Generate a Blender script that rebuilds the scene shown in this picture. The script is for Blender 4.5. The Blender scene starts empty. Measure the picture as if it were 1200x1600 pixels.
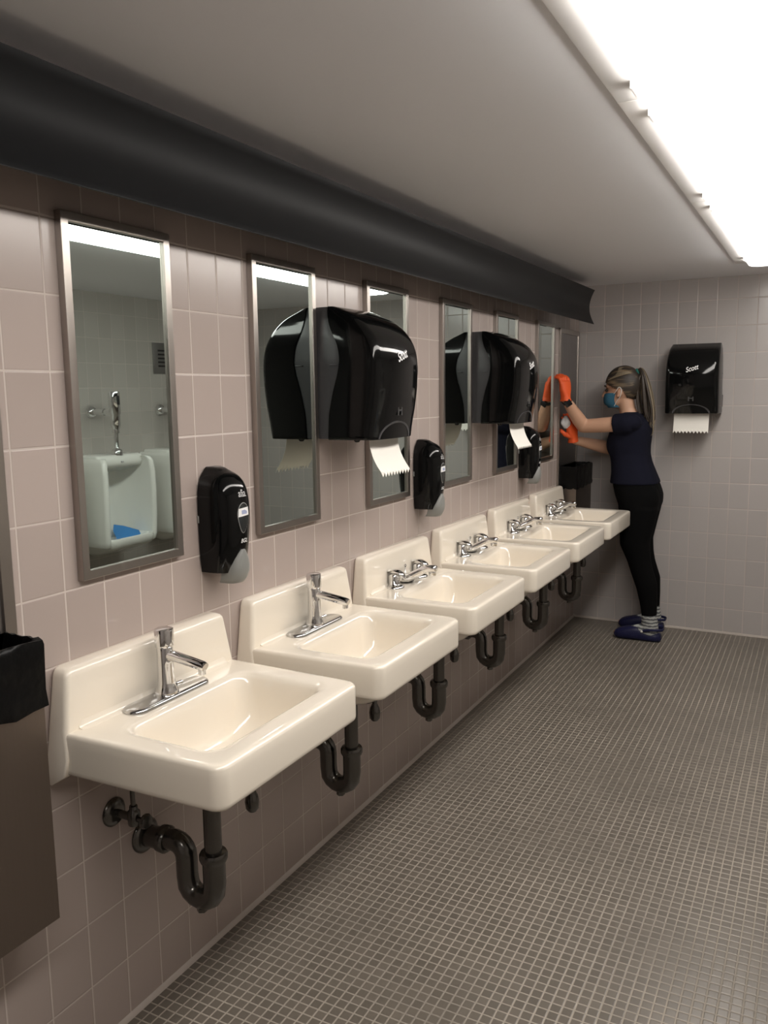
import bpy, bmesh, math, random
from mathutils import Vector, Matrix

random.seed(7)
PI = math.pi
sc = bpy.context.scene
col = sc.collection

# ---------------------------------------------------------------- camera
# world frame: x = out of the sink wall, y = along it to the far wall, z = up
FPX = 1300.27
YAW, PITCH, ROLL = 0.485906, 0.142563, -0.012989
cam_d = bpy.data.cameras.new('camera')
cam = bpy.data.objects.new('camera', cam_d)
col.objects.link(cam)
cy_, sy_, cp_, sp_ = math.cos(YAW), math.sin(YAW), math.cos(PITCH), math.sin(PITCH)
fw = Vector((-sy_ * cp_, cy_ * cp_, -sp_))
rt = Vector((cy_, sy_, 0))
upv = rt.cross(fw)
r2 = math.cos(ROLL) * rt + math.sin(ROLL) * upv
u2 = -math.sin(ROLL) * rt + math.cos(ROLL) * upv
mw = Matrix.Identity(4)
for i in range(3):
    mw[i][0], mw[i][1], mw[i][2] = r2[i], u2[i], -fw[i]
mw[0][3], mw[1][3], mw[2][3] = 1.40688, -1.20940, 1.48815
cam.matrix_world = mw
cam_d.sensor_fit = 'VERTICAL'
cam_d.sensor_height = 24.0
cam_d.lens = 24.0 * FPX / 1600.0
cam_d.clip_start = 0.02
sc.camera = cam

# ---------------------------------------------------------------- view, world, light levels
sc.view_settings.view_transform = 'Standard'
sc.view_settings.look = 'None'
sc.view_settings.gamma = 1.0
sc.view_settings.use_curve_mapping = False
sc.view_settings.exposure = 0.0
LAMP = 17.4                               # strength of the fluorescent diffusers
LAMP_COL = (1.0, 0.95, 0.89)
world = bpy.data.worlds.new('world')
sc.world = world
world.use_nodes = True
world.node_tree.nodes['Background'].inputs[0].default_value = (0.02, 0.02, 0.02, 1)
world.node_tree.nodes['Background'].inputs[1].default_value = 1.0
try:
    sc.cycles.use_denoising = True
    sc.cycles.max_bounces = 14
    sc.cycles.diffuse_bounces = 6
    sc.cycles.glossy_bounces = 8
    sc.cycles.caustics_reflective = False
    sc.cycles.sample_clamp_indirect = 6.0
except Exception:
    pass

# ---------------------------------------------------------------- materials
def mat(name, color, rough=0.5, metal=0.0, coat=0.0, spec=0.5, emit=None, estr=0.0, alpha=None, trans=0.0):
    m = bpy.data.materials.new(name)
    m.use_nodes = True
    b = m.node_tree.nodes['Principled BSDF']
    b.inputs['Base Color'].default_value = (*color, 1)
    b.inputs['Roughness'].default_value = rough
    b.inputs['Metallic'].default_value = metal
    b.inputs['Coat Weight'].default_value = coat
    b.inputs['Specular IOR Level'].default_value = spec
    b.inputs['Transmission Weight'].default_value = trans
    if emit:
        b.inputs['Emission Color'].default_value = (*emit, 1)
        b.inputs['Emission Strength'].default_value = estr
    return m


class NT:
    """tiny helper for node graphs"""
    def __init__(s, m):
        s.t = m.node_tree
        s.b = s.t.nodes['Principled BSDF']

    def n(s, typ, **kw):
        nd = s.t.nodes.new(typ)
        for k, v in kw.items():
            setattr(nd, k, v)
        return nd

    def l(s, a, b):
        s.t.links.new(a, b)

    def math(s, op, a, b=None, c=None):
        nd = s.n('ShaderNodeMath', operation=op)
        for i, v in enumerate((a, b, c)):
            if v is None:
                continue
            if isinstance(v, (int, float)):
                nd.inputs[i].default_value = v
            else:
                s.l(v, nd.inputs[i])
        return nd.outputs[0]

    def ramp(s, v, a, b, lo=0.0, hi=1.0, smooth=True):
        nd = s.n('ShaderNodeMapRange')
        nd.interpolation_type = 'SMOOTHSTEP' if smooth else 'LINEAR'
        s.l(v, nd.inputs['Value'])
        nd.inputs['From Min'].default_value = a
        nd.inputs['From Max'].default_value = b
        nd.inputs['To Min'].default_value = lo
        nd.inputs['To Max'].default_value = hi
        return nd.outputs[0]

    def mix(s, f, a, b):
        nd = s.n('ShaderNodeMix', data_type='RGBA')
        if isinstance(f, (int, float)):
            nd.inputs[0].default_value = f
        else:
            s.l(f, nd.inputs[0])
        for i, v in ((6, a), (7, b)):
            if isinstance(v, tuple):
                nd.inputs[i].default_value = (*v, 1)
            else:
                s.l(v, nd.inputs[i])
        return nd.outputs[2]

    def noise(s, scale, detail=3.0, vec=None, rough=0.5):
        nd = s.n('ShaderNodeTexNoise')
        nd.inputs['Scale'].default_value = scale
        nd.inputs['Detail'].default_value = detail
        nd.inputs['Roughness'].default_value = rough
        if vec is None:
            vec = s.n('ShaderNodeTexCoord').outputs['Object']
        s.l(vec, nd.inputs['Vector'])
        return nd.outputs['Fac']


def tile_mat(name, ui, vi, u0, pu, v0, pv, grout, tcol, gcol, trough, var, bump, dirt):
    m = mat(name, tcol, trough)
    g = NT(m)
    tc = g.n('ShaderNodeTexCoord')
    sep = g.n('ShaderNodeSeparateXYZ')
    g.l(tc.outputs['Object'], sep.inputs[0])
    u = g.math('DIVIDE', g.math('SUBTRACT', sep.outputs[ui], u0), pu)
    v = g.math('DIVIDE', g.math('SUBTRACT', sep.outputs[vi], v0), pv)

    def edge(t, p):
        f = g.math('FRACT', t)
        d = g.math('SUBTRACT', 0.5, g.math('ABSOLUTE', g.math('SUBTRACT', f, 0.5)))
        return g.math('MULTIPLY', d, p)
    d = g.math('MINIMUM', edge(u, pu), edge(v, pv))
    mask = g.ramp(d, grout * 0.42, grout * 0.62)
    cb = g.n('ShaderNodeCombineXYZ')
    g.l(g.math('FLOOR', u), cb.inputs[0])
    g.l(g.math('FLOOR', v), cb.inputs[1])
    wn = g.n('ShaderNodeTexWhiteNoise', noise_dimensions='2D')
    g.l(cb.outputs[0], wn.inputs['Vector'])
    hsv = g.n('ShaderNodeHueSaturation')
    hsv.inputs['Color'].default_value = (*tcol, 1)
    g.l(g.math('MULTIPLY_ADD', wn.outputs['Value'], 2 * var, 1 - var), hsv.inputs['Value'])
    big = g.noise(1.7, 4.0, tc.outputs['Object'])
    gm = g.mix(g.ramp(big, 0.35, 0.7), gcol, tuple(c * (1 - dirt) for c in gcol))
    c = g.mix(mask, gm, hsv.outputs['Color'])
    g.l(c, g.b.inputs['Base Color'])
    g.l(g.ramp(mask, 0, 1, 0.85, trough, False), g.b.inputs['Roughness'])
    h = g.ramp(d, grout * 0.35, grout * 0.5 + 0.0022)
    wob = g.noise(9.0, 2.0, tc.outputs['Object'])
    hh = g.math('ADD', h, g.math('MULTIPLY', wob, 0.25))
    bp = g.n('ShaderNodeBump')
    bp.inputs['Strength'].default_value = bump
    bp.inputs['Distance'].default_value = 0.0012
    g.l(hh, bp.inputs['Height'])
    g.l(bp.outputs[0], g.b.inputs['Normal'])
    return m


TW, TH = 0.109235, 0.154                  # wall tile pitch
PINK = (0.395, 0.33, 0.302)
GROUT = (0.56, 0.49, 0.45)
M = {}
M['tile_sink_wall'] = tile_mat('pink_tile_sink_wall', 1, 2, 0.0, TW, 0.0, TH, 0.0034, PINK, GROUT, 0.22, 0.035, 0.5, 0.15)
M['tile_far_wall'] = tile_mat('mauve_tile_far_wall', 0, 2, 0.05168, TW, 0.0, TH, 0.0034, (0.44, 0.41, 0.395), GROUT, 0.22, 0.035, 0.5, 0.15)
M['tile_urinal_wall'] = tile_mat('tile_urinal_wall', 1, 2, 0.045, TW, 0.0, TH, 0.0034, (0.46, 0.43, 0.40), GROUT, 0.22, 0.035, 0.5, 0.15)
M['mosaic'] = tile_mat('floor_mosaic', 0, 1, 0.004, 0.0278, 0.0, 0.0278, 0.0036, (0.128, 0.111, 0.092), (0.33, 0.295, 0.248), 0.31, 0.10, 0.35, 0.35)

M['ceiling'] = mat('ceiling_paint', (0.90, 0.91, 0.95), 0.5)
g = NT(M['ceiling'])
bp = g.n('ShaderNodeBump')
bp.inputs['Strength'].default_value = 0.06
bp.inputs['Distance'].default_value = 0.01
g.l(g.noise(3.0, 2.0), bp.inputs['Height'])
g.l(bp.outputs[0], g.b.inputs['Normal'])

M['caulk'] = mat('caulk', (0.42, 0.37, 0.33), 0.6)
M['valance'] = mat('valance_charcoal', (0.009, 0.0095, 0.0105), 0.42, spec=0.15)
M['porcelain'] = mat('porcelain', (0.80, 0.735, 0.635), 0.10, coat=0.4)
M['basin_worn'] = M['porcelain']
M['urinal'] = mat('urinal_porcelain', (0.78, 0.78, 0.74), 0.15, coat=0.3)
M['chrome'] = mat('chrome', (0.78, 0.78, 0.78), 0.07, 1.0)
M['plate_chrome'] = mat('brushed_chrome_plate', (0.55, 0.55, 0.55), 0.16, 1.0)
M['pipe'] = mat('aged_pipe', (0.125, 0.12, 0.112), 0.22, 0.9)
M['mirror'] = mat('mirror_silver', (0.62, 0.71, 0.68), 0.012, 1.0)


def brushed(name, color, rough, axis_scale):
    m = mat(name, color, rough, 1.0)
    q = NT(m)
    tc = q.n('ShaderNodeTexCoord')
    mp = q.n('ShaderNodeMapping')
    mp.inputs['Scale'].default_value = axis_scale
    q.l(tc.outputs['Object'], mp.inputs['Vector'])
    f = q.noise(1.0, 3.0, mp.outputs[0])
    q.l(q.ramp(f, 0.3, 0.7, rough * 0.92, rough * 1.10, False), q.b.inputs['Roughness'])
    return m


M['steel'] = brushed('frame_steel', (0.40, 0.365, 0.335), 0.30, (60, 60, 4))
M['bin_steel'] = brushed('bin_steel', (0.205, 0.17, 0.145), 0.42, (4, 300, 4))
M['dark_steel'] = brushed('panel_steel', (0.30, 0.285, 0.28), 0.38, (60, 60, 4))
M['bag'] = mat('bin_liner', (0.002, 0.002, 0.0022), 0.36, spec=0.16)
g = NT(M['bag'])
bp = g.n('ShaderNodeBump')
bp.inputs['Strength'].default_value = 0.5
bp.inputs['Distance'].default_value = 0.008
g.l(g.noise(22.0, 3.0), bp.inputs['Height'])
g.l(bp.outputs[0], g.b.inputs['Normal'])
M['black_gloss'] = mat('black_gloss_plastic', (0.0035, 0.0037, 0.0038), 0.07, spec=0.27)
M['grey_side'] = mat('smoke_grey_plastic', (0.062, 0.061, 0.064), 0.28, spec=0.4)
M['smoke'] = mat('smoke_window', (0.022, 0.024, 0.024), 0.12)
M['lever'] = mat('grey_lever', (0.22, 0.225, 0.215), 0.4)
M['white_print'] = mat('white_print', (0.80, 0.80, 0.80), 0.5)
M['grey_print'] = mat('grey_print', (0.42, 0.42, 0.42), 0.5)
M['faint_print'] = mat('faint_print', (0.04, 0.04, 0.04), 0.4)
M['label_blue'] = mat('label_blue', (0.32, 0.36, 0.52), 0.5)
M['paper'] = mat('paper_towel', (0.78, 0.755, 0.70), 0.9)
M['lamp_housing'] = mat('lamp_housing', (0.92, 0.91, 0.90), 0.4)
M['diffuser'] = mat('diffuser', (0.9, 0.9, 0.9), 0.4, emit=LAMP_COL, estr=LAMP)
M['blue'] = mat('blue_screen', (0.03, 0.20, 0.52), 0.5)
M['slot'] = mat('slot_black', (0.01, 0.01, 0.01), 0.6)
M['skin'] = mat('skin', (0.56, 0.33, 0.22), 0.5)
M['shirt'] = mat('navy_shirt', (0.007, 0.0075, 0.016), 0.9, spec=0.15)
M['legging'] = mat('black_legging', (0.0022, 0.0022, 0.0024), 0.9, spec=0.12)
M['clog'] = mat('navy_clog', (0.010, 0.011, 0.046), 0.5, spec=0.3)
M['glove'] = mat('orange_glove', (0.80, 0.105, 0.02), 0.6)
M['mask'] = mat('blue_mask', (0.045, 0.15, 0.235), 0.85, spec=0.2)
M['white_loop'] = mat('white_loop', (0.75, 0.73, 0.70), 0.7)
M['teal'] = mat('teal_hair_tie', (0.01, 0.12, 0.10), 0.7)
M['watch'] = mat('black_watch', (0.008, 0.008, 0.010), 0.25)
M['watch_strap'] = mat('pale_strap', (0.55, 0.55, 0.52), 0.6)
M['cloth'] = mat('white_cloth', (0.62, 0.62, 0.62), 0.9)
M['eye'] = mat('eye_dark', (0.02, 0.015, 0.012), 0.3)
M['hair'] = mat('streaked_hair', (0.05, 0.035, 0.025), 0.55)
g = NT(M['hair'])
tc = g.n('ShaderNodeTexCoord')
mp = g.n('ShaderNodeMapping')
mp.inputs['Scale'].default_value = (4, 26, 60)
mp.inputs['Rotation'].default_value = (0, 0.28, 0)
g.l(tc.outputs['Object'], mp.inputs['Vector'])
fac = g.ramp(g.noise(1.0, 2.0, mp.outputs[0]), 0.50, 0.72)
g.l(g.mix(fac, (0.026, 0.018, 0.013), (0.16, 0.115, 0.068)), g.b.inputs['Base Color'])
M['hair_light'] = mat('blond_streaks', (0.22, 0.175, 0.115), 0.5)
M['hair_dark'] = mat('brown_strands', (0.035, 0.025, 0.018), 0.5)
M['sock'] = mat('striped_sock', (0.3, 0.3, 0.3), 0.9)
g = NT(M['sock'])
tc = g.n('ShaderNodeTexCoord')
wv = g.n('ShaderNodeTexWave', wave_type='BANDS', bands_direction='Z')
wv.inputs['Scale'].default_value = 16.0
wv.inputs['Distortion'].default_value = 2.5
wv.inputs['Detail'].default_value = 2.0
wv.inputs['Detail Scale'].default_value = 3.0
g.l(tc.outputs['Object'], wv.inputs['Vector'])
g.l(g.mix(g.ramp(wv.outputs['Fac'], 0.35, 0.65), (0.09, 0.095, 0.10), (0.40, 0.41, 0.39)), g.b.inputs['Base Color'])

# ---------------------------------------------------------------- geometry helpers
def finish(name, bm, material, parent=None, smooth=True, angle=40, loc=None):
    bmesh.ops.recalc_face_normals(bm, faces=bm.faces)
    me = bpy.data.meshes.new(name)
    bm.to_mesh(me)
    bm.free()
    if smooth:
        for p in me.polygons:
            p.use_smooth = True
        me.set_sharp_from_angle(angle=math.radians(angle))
    me.materials.append(material)
    o = bpy.data.objects.new(name, me)
    col.objects.link(o)
    if parent:
        o.parent = parent
    if loc:
        o.location = loc
    return o


def empty(name, loc, label, cat, group=None):
    o = bpy.data.objects.new(name, None)
    o.empty_display_size = 0.05
    col.objects.link(o)
    o.location = loc
    o['label'] = label
    o['category'] = cat
    if group:
        o['group'] = group
    return o


def tag(o, label, cat, group=None, kind=None):
    o['label'] = label
    o['category'] = cat
    if group:
        o['group'] = group
    if kind:
        o['kind'] = kind
    return o


def struct(o):
    o['kind'] = 'structure'
    return o


def box(bm, x0, x1, y0, y1, z0, z1, bevel=0.0, seg=2):
    mtx = Matrix.Translation(((x0 + x1) / 2, (y0 + y1) / 2, (z0 + z1) / 2)) @ Matrix.Diagonal((x1 - x0, y1 - y0, z1 - z0, 1))
    r = bmesh.ops.create_cube(bm, size=1.0, matrix=mtx)
    if bevel:
        es = list({e for v in r['verts'] for e in v.link_edges})
        bmesh.ops.bevel(bm, geom=es, offset=bevel, segments=seg, profile=0.5, affect='EDGES')


def loft(bm, rings, cap0=True, cap1=True, closed=True):
    vr = [[bm.verts.new(p) for p in r] for r in rings]
    n = len(vr[0])
    for a, b in zip(vr, vr[1:]):
        for i in range(n if closed else n - 1):
            j = (i + 1) % n
            try:
                bm.faces.new((a[i], a[j], b[j], b[i]))
            except ValueError:
                pass
    if cap0:
        bm.faces.new(vr[0])
    if cap1:
        bm.faces.new(list(reversed(vr[-1])))
    return vr


def rrect(cx, cy, hx, hy, r, z, k=6, taper=None):
    """rounded rectangle in the xy plane; same point order for every call"""
    r = min(r, hx * 0.999, hy * 0.999)
    pts = []
    for qx, qy, a0 in ((1, 1, 0), (-1, 1, 90), (-1, -1, 180), (1, -1, 270)):
        for i in range(k + 1):
            a = math.radians(a0 + 90 * i / k)
            x = cx + qx * (hx - r) + r * math.cos(a)
            y = qy * (hy - r) + r * math.sin(a)
            if taper:
                y *= taper(x)
            pts.append((x, cy + y, z))
    return pts


def frame_dirs(pts):
    P = [Vector(p) for p in pts]
    out = []
    ref = Vector((0, 0, 1))
    t0 = (P[1] - P[0]).normalized()
    if abs(t0.dot(ref)) > 0.9:
        ref = Vector((0, 1, 0))
    n = (ref - t0 * ref.dot(t0)).normalized()
    for i, p in enumerate(P):
        if i == 0:
            t = P[1] - P[0]
        elif i == len(P) - 1:
            t = P[-1] - P[-2]
        else:
            t = (P[i + 1] - P[i]).normalized() + (P[i] - P[i - 1]).normalized()
        t.normalize()
        n = (n - t * n.dot(t)).normalized()
        out.append((p, t, n, t.cross(n)))
    return out


def tube(bm, pts, rad, seg=16, cap=True, round_end=False):
    fr = frame_dirs(pts)
    if isinstance(rad, (int, float)):
        rad = [rad] * len(pts)
    rings = []

    def ring(p, n, b, r):
        ra, rb = r if isinstance(r, tuple) else (r, r)
        return [p + n * ra * math.cos(2 * PI * i / seg) + b * rb * math.sin(2 * PI * i / seg) for i in range(seg)]

    def sc_(r, k):
        return tuple(c * k for c in r) if isinstance(r, tuple) else r * k
    if round_end:
        p, t, n, b = fr[0]
        rr = max(rad[0]) if isinstance(rad[0], tuple) else rad[0]
        for a in (80, 55, 28):
            rings.append(ring(p - t * rr * math.sin(math.radians(a)), n, b, sc_(rad[0], math.cos(math.radians(a)))))
    for (p, t, n, b), r in zip(fr, rad):
        rings.append(ring(p, n, b, r))
    if round_end:
        p, t, n, b = fr[-1]
        rr = max(rad[-1]) if isinstance(rad[-1], tuple) else rad[-1]
        for a in (28, 55, 80):
            rings.append(ring(p + t * rr * math.sin(math.radians(a)), n, b, sc_(rad[-1], math.cos(math.radians(a)))))
    loft(bm, rings, cap, cap)


def lathe(bm, prof, base, axis=(0, 0, 1), seg=24):
    """prof: list of (radius, height along axis)"""
    a = Vector(axis).normalized()
    ref = Vector((0, 0, 1)) if abs(a.z) < 0.9 else Vector((1, 0, 0))
    n = a.cross(ref).normalized()
    b = a.cross(n)
    base = Vector(base)
    rings = [[base + a * h + n * max(r, 1e-4) * math.cos(2 * PI * i / seg) + b * max(r, 1e-4) * math.sin(2 * PI * i / seg)
              for i in range(seg)] for r, h in prof]
    loft(bm, rings)


def smooth_path(ctrl, n=6):
    """Catmull-Rom through control points"""
    P = [Vector(c) for c in ctrl]
    P = [P[0] * 2 - P[1]] + P + [P[-1] * 2 - P[-2]]
    out = []
    for i in range(1, len(P) - 2):
        for k in range(n):
            t = k / n
            a, b, c, d = P[i - 1], P[i], P[i + 1], P[i + 2]
            out.append(0.5 * ((2 * b) + (c - a) * t + (2 * a - 5 * b + 4 * c - d) * t * t + (3 * b - a - 3 * c + d) * t ** 3))
    out.append(P[-2])
    return out


def interp(tab, z):
    if z <= tab[0][0]:
        return tab[0][1]
    for (a, va), (b, vb) in zip(tab, tab[1:]):
        if z <= b:
            t = (z - a) / (b - a)
            return va + (vb - va) * t
    return tab[-1][1]


def ellipsoid(bm, c, r, u=24, v=16, rot=None):
    m = Matrix.Translation(c)
    if rot is not None:
        m = m @ rot
    m = m @ Matrix.Diagonal((*r, 1))
    bmesh.ops.create_uvsphere(bm, u_segments=u, v_segments=v, radius=1.0, matrix=m)


def remeshed(name, bm, material, voxel, smooth=3, parent=None):
    bmesh.ops.recalc_face_normals(bm, faces=bm.faces)
    me = bpy.data.meshes.new(name + '_raw')
    bm.to_mesh(me)
    bm.free()
    o = bpy.data.objects.new(name + '_raw', me)
    col.objects.link(o)
    md = o.modifiers.new('r', 'REMESH')
    md.mode = 'VOXEL'
    md.voxel_size = voxel
    if smooth:
        s = o.modifiers.new('s', 'SMOOTH')
        s.factor = 0.5
        s.iterations = smooth
    dg = bpy.context.evaluated_depsgraph_get()
    me2 = bpy.data.meshes.new_from_object(o.evaluated_get(dg))
    bpy.data.objects.remove(o)
    bpy.data.meshes.remove(me)
    me2.name = name
    me2.materials.clear()
    me2.materials.append(material)
    for p in me2.polygons:
        p.use_smooth = True
    r = bpy.data.objects.new(name, me2)
    col.objects.link(r)
    if parent:
        r.parent = parent
    return r


def copy_tree(o, parent=None):
    c = o.copy()
    col.objects.link(c)
    if parent:
        c.parent = parent
    for ch in [x for x in bpy.data.objects if x.parent == o]:
        copy_tree(ch, c)
    return c


def text_mesh(name, body, size, material, parent, loc, xdir, updir, shear=0.0, depth=0.0005, bend=None, sx=1.0):
    """lettering lying in the plane (xdir, updir), centred on loc"""
    cu = bpy.data.curves.new(name, 'FONT')
    cu.body = body
    cu.size = size
    cu.shear = shear
    cu.extrude = depth
    cu.offset = size * 0.012
    cu.align_x = 'CENTER'
    cu.align_y = 'CENTER'
    to = bpy.data.objects.new(name, cu)
    col.objects.link(to)
    dg = bpy.context.evaluated_depsgraph_get()
    me = bpy.data.meshes.new_from_object(to.evaluated_get(dg))
    bpy.data.objects.remove(to)
    x = Vector(xdir).normalized()
    u = Vector(updir).normalized()
    nrm = x.cross(u)
    for v in me.vertices:
        p = v.co.copy()
        q = Vector(loc) + x * p.x * sx + u * p.y + nrm * p.z
        if bend:
            q = bend(q)
        v.co = q
    me.materials.clear()
    me.materials.append(material)
    o = bpy.data.objects.new(name, me)
    col.objects.link(o)
    o.parent = parent
    return o

# ---------------------------------------------------------------- room shell
XR, YB, YF, ZC = 2.67, 4.129, -2.6, 2.13
T = 0.12
def slab(name, x0, x1, y0, y1, z0, z1, m):
    bm = bmesh.new()
    box(bm, x0, x1, y0, y1, z0, z1)
    return struct(finish(name, bm, M[m], smooth=False))
slab('floor', -T, XR + T, YF - T, YB + T, -T, 0, 'mosaic')
slab('ceiling', -T, XR + T, YF - T, YB + T, ZC, ZC + T, 'ceiling')
slab('wall_left', -T, 0, YF - T, YB + T, 0, ZC, 'tile_sink_wall')
slab('wall_back', 0, XR, YB, YB + T, 0, ZC, 'tile_far_wall')
slab('wall_right', XR, XR + T, YF - T, YB + T, 0, ZC, 'tile_urinal_wall')
slab('wall_front', 0, XR, YF - T, YF, 0, ZC, 'tile_far_wall')


def cove_strip(name, a, b, nrm):
    """thin sloping bead of grout where wall meets floor"""
    bm = bmesh.new()
    a, b, n = Vector(a), Vector(b), Vector(nrm)
    prof = [(0, 0), (0, 0.012), (0.0035, 0.010), (0.007, 0.005), (0.009, 0.0)]
    loft(bm, [[p + n * d + Vector((0, 0, h)) for d, h in prof] for p in (a, b)])
    return struct(finish(name, bm, M['caulk'], angle=60))
cove_strip('baseboard_left', (0, YF, 0), (0, YB, 0), (1, 0, 0))
cove_strip('baseboard_back', (0, YB, 0), (XR, YB, 0), (0, -1, 0))
cove_strip('baseboard_right', (XR, YF, 0), (XR, YB, 0), (-1, 0, 0))

# concave valance under the ceiling along the sink wall
bm = bmesh.new()
front = []
for i in range(13):
    t = i / 12
    z = 1.8775 + t * 0.194
    front.append((0.160 - 0.030 * math.sin(PI * t) ** 0.9, z))
prof = [(0.160, 1.8755)] + front + [(0.160, 2.0735), (0.0, 2.0735), (0.0, 2.068), (0.153, 2.068)] + \
       [(x - 0.005, z) for x, z in reversed(front[1:-1])] + [(0.155, 1.8755)]
loft(bm, [[(x, y, z) for x, z in prof] for y in (YF + 0.002, -0.5, 1.5, 3.865)])
tag(finish('valance', bm, M['valance'], angle=35), 'long dark charcoal concave valance below the ceiling above the mirrors', 'valance')

# ---------------------------------------------------------------- ceiling lights
def ceiling_light(y0, y1, label, far=0.0):
    e = empty('ceiling_light', (1.149, (y0 + y1) / 2, ZC), label, 'ceiling light', 'row of fluorescent ceiling lights')
    L = (y1 - y0) / 2
    bm = bmesh.new()
    box(bm, -0.192, 0.192, -L + 0.001, L - 0.001, -0.008, 0.0, 0.003)
    finish('housing', bm, M['lamp_housing'], e)
    bm = bmesh.new()
    rings = []
    for yy, s in ((-L + 0.012, 0.96), (-L + 0.017, 1.0), (L - far - 0.017, 1.0), (L - far - 0.012, 0.96)):
        pr = []
        for i in range(13):
            a = PI * i / 12
            pr.append((-0.125 * math.copysign(abs(math.cos(a)) ** 0.35, math.cos(a)) * s, yy, -0.013 - 0.030 * abs(math.sin(a)) ** 0.5 * s))
        pr += [(0.125 * s, yy, -0.007), (-0.125 * s, yy, -0.007)]
        rings.append(pr)
    loft(bm, rings)
    finish('diffuser', bm, M['diffuser'], e, angle=50)
    for yy in (-L + 0.10, L - far - 0.10):
        for sx in (-1, 1):
            bm = bmesh.new()
            box(bm, sx * 0.131 - 0.007, sx * 0.131 + 0.007, yy - 0.03, yy + 0.03, -0.024, -0.007, 0.002)
            finish('end_clip', bm, M['lamp_housing'], e)
    return e
ceiling_light(1.935, 3.565, 'white glowing ceiling light nearest the tiled end wall', 0.09)
ceiling_light(0.785, 1.935, 'second white glowing ceiling light from the end wall')
ceiling_light(-0.40, 0.785, 'white glowing ceiling light largest at top of the picture')
ceiling_light(-1.60, -0.40, 'white ceiling light overhead near the viewer, last of the row')

# ---------------------------------------------------------------- mirrors
def build_mirror():
    e = empty('wall_mirror', (0, 0, 1.095), '', 'mirror', 'steel framed mirrors over the sinks')
    hw, H, fl, dp = 0.159, 0.768, 0.0195, 0.019
    bm = bmesh.new()
    def r4(x, i):
        return [(x, -hw + i, i), (x, hw - i, i), (x, hw - i, H - i), (x, -hw + i, H - i)]
    loft(bm, [r4(0.0005, 0), r4(dp - 0.001, 0), r4(dp, 0.001), r4(dp, fl - 0.001), r4(dp - 0.001, fl), r4(0.010, fl)], False, False)
    finish('frame', bm, M['steel'], e, smooth=False)
    bm = bmesh.new()
    box(bm, 0.001, 0.0115, -hw + 0.010, hw - 0.010, 0.010, H - 0.010)
    finish('glass', bm, M['mirror'], e, smooth=False)
    return e
m0 = build_mirror()
ml = ['tall steel framed mirror over the nearest sink, reflecting a whole urinal',
      'steel framed mirror between the nearest soap dispenser and nearest towel dispenser',
      'steel framed mirror behind the nearest black towel dispenser, above its white paper',
      'steel framed mirror just beyond the second soap dispenser, above the fourth sink',
      'steel framed mirror half hidden by the second towel dispenser on the sink wall',
      "narrow looking last mirror beside the woman's raised orange glove"]
for k, (yc, lb) in enumerate(zip((0.195, 0.834, 1.478, 2.113, 2.742, 3.385), ml)):
    o = m0 if k == 0 else copy_tree(m0)
    o.location = (0, yc, 1.095)
    o['label'] = lb

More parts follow.
